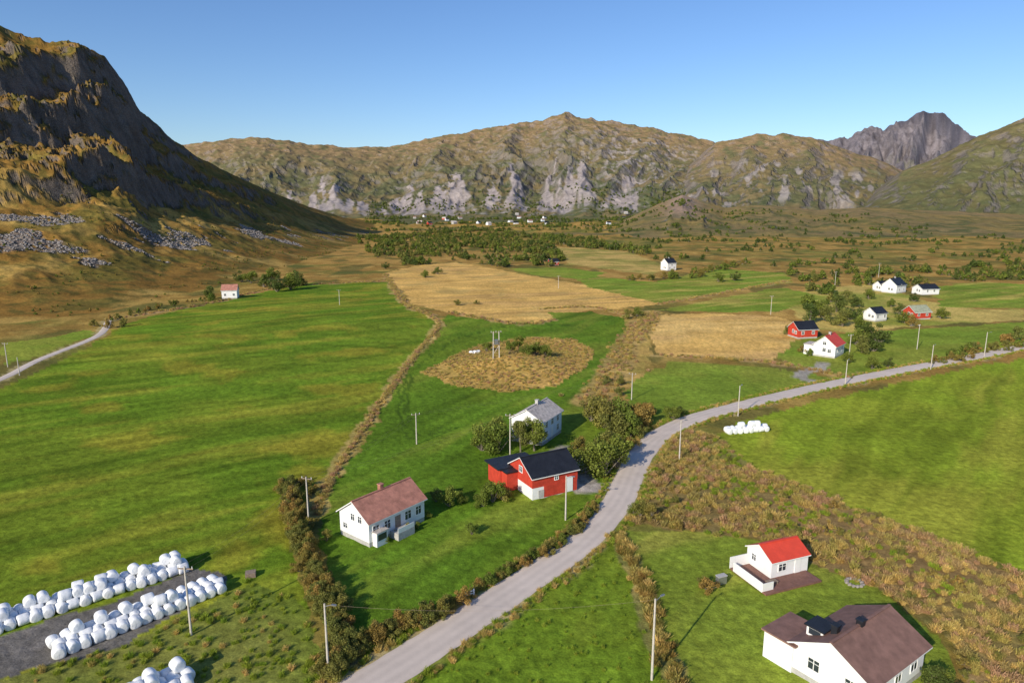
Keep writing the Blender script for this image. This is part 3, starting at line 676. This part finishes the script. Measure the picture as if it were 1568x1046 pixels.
for i,(a,b2,h,k) in enumerate(ind):
    x,y=P(a,b2); m=T[k][i%3]
    o=bpy.data.objects.new('deciduous_tree' if h>4.5 else 'garden_shrub',m); COL.objects.link(o); o.location=(x,y,gz(x,y)-.05)
    o.rotation_euler[2]=random.uniform(0,6.28); wsc=random.uniform(.85,1.1) ; o.scale=(h*wsc,h*wsc*random.uniform(.9,1.1),h)
# woodland
Z_wood=W([(545,366),(640,358),(760,356),(900,366),(1010,388),(960,400),(870,410),(760,410),(690,402),(640,408),(570,398)])
p=samp(Z_wood,.012,3600); p=clump(p,38,-.06,2); p=p[~inside(Z_gold5,p[:,0],p[:,1])]; scatter('birch_woodland',['far_ld','far_lg','far_lo'],p,U(3.5,7,len(p)))
Z_all=W([(560,352),(900,346),(1568,352),(1900,360),(1900,430),(1568,425),(1400,432),(1200,422),(1050,415),(900,408),(600,425)])
p=samp(Z_all,.008,5000); p=clump(p,55,.15,3)
for z_ in [Z_gold,Z_gold5]+G: p=p[~inside(z_,p[:,0],p[:,1])]
scatter('moorland_scrub',['far_ld','far_ld','far_lg'],p,U(2.5,5.5,len(p)))
Zr=W([(1190,440),(1260,420),(1568,405),(1700,430),(1568,440),(1430,435),(1300,455),(1230,480),(1200,470)])
p=samp(Zr,.03,1200); p=clump(p,25,.10,4)
for z_ in G: p=p[~inside(z_,p[:,0],p[:,1])]
scatter('scrub_thicket',['far_lo','far_lg','far_ld'],p,U(3,6,len(p)))
for q,st,wd,a,bb in (([(165,492),(250,470),(330,458)],3,1.2,1.5,3),([(1430,556),(1500,540),(1600,520)],2,1.5,1.5,3.5),([(905,640),(935,585)],3,2,1.5,3),([(890,700),(960,675),(985,660)],1.6,1.5,2,3.6),([(960,430),(1050,425),(1130,405)],5,3,3,6)):
    p=along(smooth_line(W(q)),st,wd); scatter('field_margin_bushes',['bush_lo','far_lg','bush_lr'],p,U(a,bb,len(p)))
def polar(n,x0,x1,Y0,Y1):
    tx=rng.uniform(ray(x0,350)[0],ray(x1,350)[0],n); y=np.sqrt(rng.uniform(Y0**2,Y1**2,n)); return np.stack([tx*y,y],1)
p=polar(5000,-150,600,270,900); z,inf=terrain(p[:,0],p[:,1]); k=(inf['sl']>.0)&(inf['sl']<.45)&(fbm(p[:,0]/30,p[:,1]/30,3,401)>.05); p=p[k]; scatter('hillside_heather',['far_lo','far_lr','far_lg'],p,U(.6,1.7,len(p)))
p=polar(3000,560,1050,1300,2400); p=clump(p,120,.03,5)
for hx,hy in VH: p=p[~((np.abs(p[:,0]-hx)<14)&(p[:,1]<hy+10)&(p[:,1]>hy-90))]
scatter('distant_trees',['far_ld','far_lg'],p,U(4,8,len(p)))
p=polar(60000,-200,460,290,800); z,inf=terrain(p[:,0],p[:,1]); p=p[talus_mask(p[:,0],p[:,1],inf['sl'])>.4][:5000]
scatter('talus_boulders',['rock'],p,U(.5,1.8,len(p)),.0)
# ---------------- bales
def bale_mesh(seed):
    r=random.Random(seed); n=20; prof=[(0,-.6),(.42,-.605),(.56,-.57),(.62,-.48),(.635,-.2),(.63,.1),(.635,.3),(.615,.48),(.55,.57),(.4,.60),(0,.61)]
    vs=[]
    for i in range(n):
        a=2*math.pi*i/n
        for j,(rr_,h) in enumerate(prof):
            k=1+.035*math.sin(3*a+seed)+r.uniform(-.02,.02); vs.append((h+r.uniform(-.01,.01),rr_*k*math.cos(a),max(-.53,rr_*k*math.sin(a))))
    m_=len(prof); fs=[(i*m_+j,i*m_+j+1,((i+1)%n)*m_+j+1,((i+1)%n)*m_+j) for i in range(n) for j in range(m_-1)]
    me=bpy.data.meshes.new('bale'); me.from_pydata(vs,[],fs); me.materials.append(M['plastic']); me.polygons.foreach_set('use_smooth',[True]*len(fs)); me.update(); return me
BM=[bale_mesh(i) for i in range(5)]
def bale_row(name,a,b2,rows,top,sp_=1.17):
    a=np.array(a);b2=np.array(b2);u=(b2-a);L=np.linalg.norm(u);u/=L;v=np.array([-u[1],u[0]]);E=empty(name); th=math.atan2(u[1],u[0]); n=max(1,int(L/sp_))
    for lay in range(2 if top is not None else 1):
        for j in range(rows-lay):
            for i in range(n-lay):
                if lay==1 and random.random()<top: continue
                q=a+u*((i+.5*lay)*sp_+random.uniform(-.06,.06)+(j%2)*.3)+v*((j+.5*lay)*1.2+random.uniform(-.06,.06))
                o=bpy.data.objects.new('bale',random.choice(BM)); COL.objects.link(o); o.parent=E; o.location=(q[0],q[1],.52+lay*1.0)
                o.rotation_euler=(random.uniform(-.12,.12),random.uniform(-.05,.05),th+math.pi/2+random.choice([0,0,0,1])*math.pi/2+random.uniform(-.2,.2)); 
                k=random.uniform(.96,1.04); o.scale=(k,k,k)
bale_row('hay_bale_stack',P(-90,996),P(304,868),3,.45)
bale_row('hay_bale_stack',P(92,1004),P(358,898),3,.75)
bale_row('hay_bale_stack',P(60,1145),P(325,1036),3,.4)
bale_row('hay_bale_stack',P(1116,664),P(1187,659),2,.3)
bale_row('hay_bale_stack',P(722,543),P(738,541),1,None)
# ---------------- poles
def pole(name,bx,by,h,arm=1,lamp=False,ang=.3,lean=0):
    x,y=P(bx,by); E=empty(name,(x,y,gz(x,y)),ang); b=MB(); b.cyl((0,0,-.3),(lean,0,h),.13,.09,'pole',8); b.obj('mast',E)
    c=MB()
    if arm:
        c.box((lean,.13,h-.35),(1.7,.1,.12),'wood')
        for dx in (-.75,0,.75): c.cyl((lean+dx,.13,h-.29),(lean+dx,.13,h-.05),.05,.035,'trim',6)
    if lamp:
        c.cyl((lean,0,h-.3),(lean+.8,0,h+.0),.035,.025,'metal',6); c.box((lean+1.0,0,h+.0),(.5,.2,.1),'metal')
    if arm or lamp: c.obj('fittings',E)
    return (x,y,h)
PL=[(998,1040,8.6,0,1),(503,1030,7.5,0,1),(293,972,8.0,1,0),(473,802,7.2,1,0),(638,680,6.2,1,0),(866,796,6.8,0,1),(781,698,8.0,1,0),(1040,706,7.6,0,1),(1130,637,6.8,0,1),(967,612,6.5,1,0),(1294,590,6.6,0,1),(1425,566,7,0,1),(1507,546,7.5,0,1),(1404,535,8,1,0),(520,467,7,1,0),(1300,547,7,1,0),(12,562,7,1,0),(1180,482,8,1,0),(1278,441,9,1,0),(30,575,5,0,0),(1345,425,9,1,0),(855,442,7,1,0)]
tops=[pole('street_lamp' if q[4] else 'utility_pole',*q[:3],q[3],bool(q[4]),random.uniform(-.4,.9)) for q in PL]
x,y=P(760,563); E=empty('transformer_pole_pair',(x,y,gz(x,y)),.3); b=MB(); b.cyl((-.9,0,-.3),(-.8,0,7.6),.16,.12,'pole');b.cyl((.9,0,-.3),(.8,0,7.6),.16,.12,'pole');b.box((0,.15,7.3),(3.2,.12,.14),'wood');b.box((0,0,4.6),(1.0,.8,1.3),'metal');b.box((0,0,3.9),(2.2,.9,.1),'wood')
b.cyl((-.85,.05,1),(.85,.05,3.6),.06,.06,'pole',6)
for dx in (-1.4,0,1.4): b.cyl((dx,.15,7.37),(dx,.15,7.7),.06,.04,'trim',6)
b.obj('frame_and_transformer',E)
wb=MB()
def wire(a,c,sag=.9,offs=(-.5,.5)):
    a=Vector(a);c=Vector(c); d=(c-a); n=Vector((d.y,-d.x,0)).normalized()
    for o in offs:
        pts=[a+d*(i/10)+n*o-Vector((0,0,sag*4*(i/10)*(1-i/10)+.1)) for i in range(11)]
        for p,q in zip(pts[:-1],pts[1:]): wb.cyl(p,q,.008,.008,'wood',3)
for i,j in ((2,3),(3,4),(4,9),(6,9),(3,6),(5,7)): wire(tops[i],tops[j])
wire(tops[0],tops[1],.9,(0,))
wb.obj('overhead_wires')
x,y=P(1104,893); E=empty('electric_cabinet',(x,y,0),.4); b=MB(); b.box((0,0,.5),(1.2,.6,1.0),'metal'); b.box((0,0,1.05),(1.3,.7,.1),'conc'); b.obj('cabinet',E)
x,y=P(714,917); E=empty('garden_gate',(x,y,0),.55); b=MB()
for dx in (-1,1): b.box((dx,0,.5),(.12,.12,1.0),'trim')
for z_ in (.45,.75): b.box((0,.08,z_),(2.3,.04,.12),'trim')
b.obj('rails',E)
x,y=P(1308,893); E=empty('stone_fire_pit',(x,y,0)); 
for i in range(12):
    o=bpy.data.objects.new('stone',T['rock'][i%3]); COL.objects.link(o); o.parent=E; o.location=(.9*math.cos(i*.52),.9*math.sin(i*.52),.15); o.scale=(.5,.4,.5)
E=empty('stacked_pallets',P(384,882)+(0,),.3); b=MB()
for i in range(4): b.box((0,0,.07+.16*i),(1.2,1.0,.1),'wood'); 
b.obj('pallets',E)
# ---------------- camera, light, sky
cam=bpy.data.cameras.new('camera'); co_=bpy.data.objects.new('camera',cam); COL.objects.link(co_); co_.location=(0,0,CH); co_.rotation_euler=(math.pi/2-PITCH,0,0)
cam.sensor_width=36; cam.lens=36*F/1568; cam.clip_end=40000; cam.clip_start=.5; S.camera=co_
SAZ,SEL=36,26
sd=Vector((-math.sin(math.radians(SAZ))*math.cos(math.radians(SEL)),-math.cos(math.radians(SAZ))*math.cos(math.radians(SEL)),math.sin(math.radians(SEL))))
sun=bpy.data.lights.new('sun','SUN'); sun.energy=5.0; sun.angle=math.radians(.53); sun.color=(1,.90,.74)
so=bpy.data.objects.new('sun',sun); COL.objects.link(so); so.rotation_euler=sd.to_track_quat('Z','Y').to_euler(); so.location=(0,0,200)
w=bpy.data.worlds.new('World'); S.world=w; w.use_nodes=True; nt=w.node_tree
sk=nt.nodes.new('ShaderNodeTexSky'); sk.sky_type='NISHITA'; sk.sun_disc=False; sk.sun_elevation=math.radians(SEL); sk.sun_rotation=math.radians(180+SAZ); sk.altitude=0; sk.air_density=1.0; sk.dust_density=.5; sk.ozone_density=4.5
hs=nt.nodes.new('ShaderNodeHueSaturation'); hs.inputs['Saturation'].default_value=1.1; hs.inputs['Hue'].default_value=.508
nt.links.new(sk.outputs[0],hs.inputs['Color'])
bg=nt.nodes['Background']; bg.inputs[1].default_value=.145; nt.links.new(hs.outputs[0],bg.inputs[0])
print('verts',nv)
